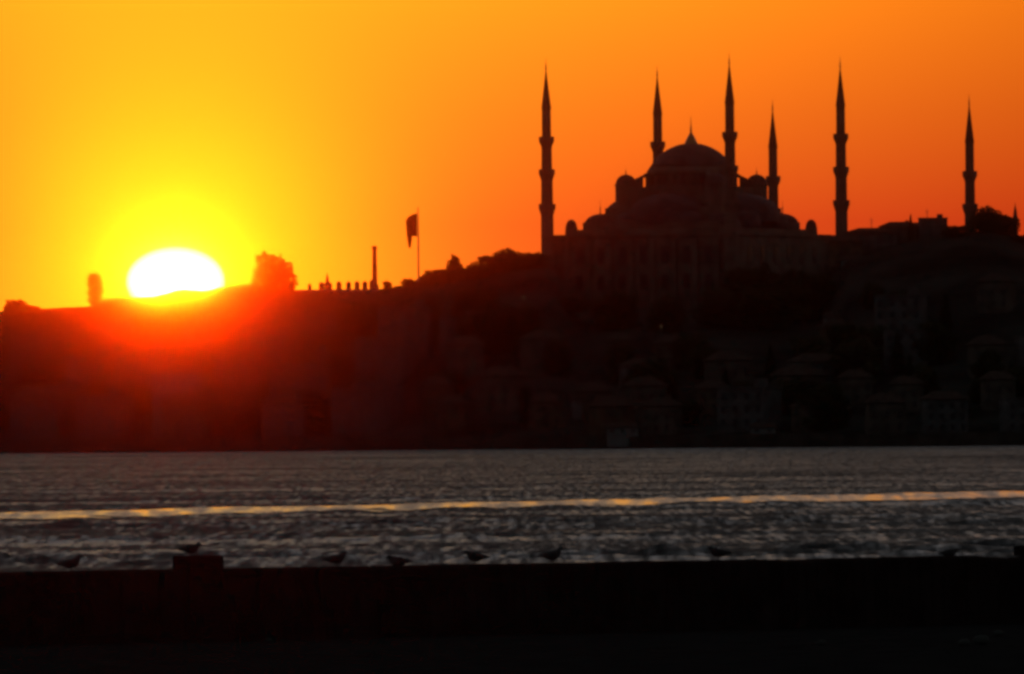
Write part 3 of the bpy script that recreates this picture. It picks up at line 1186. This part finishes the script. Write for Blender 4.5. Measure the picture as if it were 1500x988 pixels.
# ------------------------------------------------------------------ flagpole and flag
FD = 2932.0
ft, fb = at(611.8, 304, FD), at(613.2, 406, FD)
g = ground_z(fb.x, FD)
fp = empty('flagpole', (fb.x, FD, g))
tag(fp, 'tall thin flagpole on the skyline left of the mosque', 'flagpole')
Hp = ft.z - g
MB().lathe([(.60, -.6), (.60, .4), (.22, .5), (.20, Hp * .5), (.12, Hp - .5)], seg=10).build('pole', M['pole'], fp)
MB().lathe([(.10, Hp - .5), (.16, Hp - .35), (.16, Hp - .15), (.03, Hp)], seg=8).build('finial', M['gold'], fp)
# drooping cloth: hoist edge along the pole, the fly corner hanging in folds
fl = MB()
nu, nvv = 22, 18
hoist0, hoist1 = 312.5, 347.0
rows_ = []
for j in range(nvv + 1):
    b_ = j / nvv                                              # down the hoist
    for i in range(nu + 1):
        a_ = i / nu                                           # along the fly
        px = 611.0 - 16.4 * (1 - (1 - a_) ** 1.5) * (1 - .05 * b_) + 3.0 * b_ ** 2 * a_
        ytop = hoist0 + 7 * a_ + 5 * a_ * a_ * a_
        ybot = hoist1 - 2.0 * a_ + (18.0 * min(1, max(0, (a_ - .40) / .16)))
        py = ytop + (ybot - ytop) * b_
        p = at(px, py, FD)
        fold = .55 * math.sin(a_ * 11 + b_ * 2.4) * a_ + .2 * math.sin(a_ * 23 + 1)
        fl.v.append((p.x - ft.x, fold, p.z - g))
for j in range(nvv):
    for i in range(nu):
        k = j * (nu + 1) + i
        fl.f.append((k, k + 1, k + nu + 2, k + nu + 1))
fo = fl.build('flag', M['flag'], smooth=True, loc=(ft.x, FD, g))
sol = fo.modifiers.new('cloth_thickness', 'SOLIDIFY')
sol.thickness = .03
tag(fo, 'dark red flag drooping from the tall flagpole', 'flag')

# ------------------------------------------------------------------ faint lit lamps on the slope
lm = bpy.data.materials.new('lamp_light')
lm.use_nodes = True
lb = lm.node_tree.nodes['Principled BSDF']
lb.inputs['Base Color'].default_value = (.12, .10, .06, 1)
lb.inputs['Emission Color'].default_value = (1, .62, .22, 1)
lb.inputs['Emission Strength'].default_value = .018
lm.cycles.emission_sampling = 'NONE'
for px, py, D, lab in ((767, 438, 2890, 'faintly glowing street lamp on the slope below the skyline tree left of the mosque'), (968, 480, 2860, 'faintly glowing street lamp among black trees below the mosque wall')):
    p = at(px, py, D)
    g = ground_z(p.x, D)
    H = p.z - g
    if H < 3:
        g -= 3
        H += 3
    ro = empty('street_lamp', (p.x, D - 6, g))
    tag(ro, lab, 'street lamp')
    MB().lathe([(.14, -1), (.10, .8), (.06, H - .3)], seg=8).build('pole', M['pole'], ro)
    MB().lathe([(.10, H - .32), (.34, H + .1), (.30, H + .45), (.05, H + .6)], seg=10).build('lamp_head', lm, ro)

# ------------------------------------------------------------------ thin volume added to imitate red lens glare by scattering the sun forward
hm = bpy.data.materials.new('lens_glare_haze')
hm.use_nodes = True
t = hm.node_tree
t.nodes.clear()
pv = t.nodes.new('ShaderNodeVolumePrincipled')
pv.inputs['Color'].default_value = (.27, .26, .25, 1)
pv.inputs['Density'].default_value = GLARE_DENSITY
pv.inputs['Density Attribute'].default_value = ''
pv.inputs['Anisotropy'].default_value = GLARE_G
om = t.nodes.new('ShaderNodeOutputMaterial')
t.links.new(pv.outputs[0], om.inputs['Volume'])
hm.cycles.homogeneous_volume = True
hb = MB()
hb.box((0, 1775, -2.5), (5200, 4350, 112.5))
tag(hb.build('glare_haze', hm), 'added thin volume standing in for red lens glare around the low sun', kind='stuff')
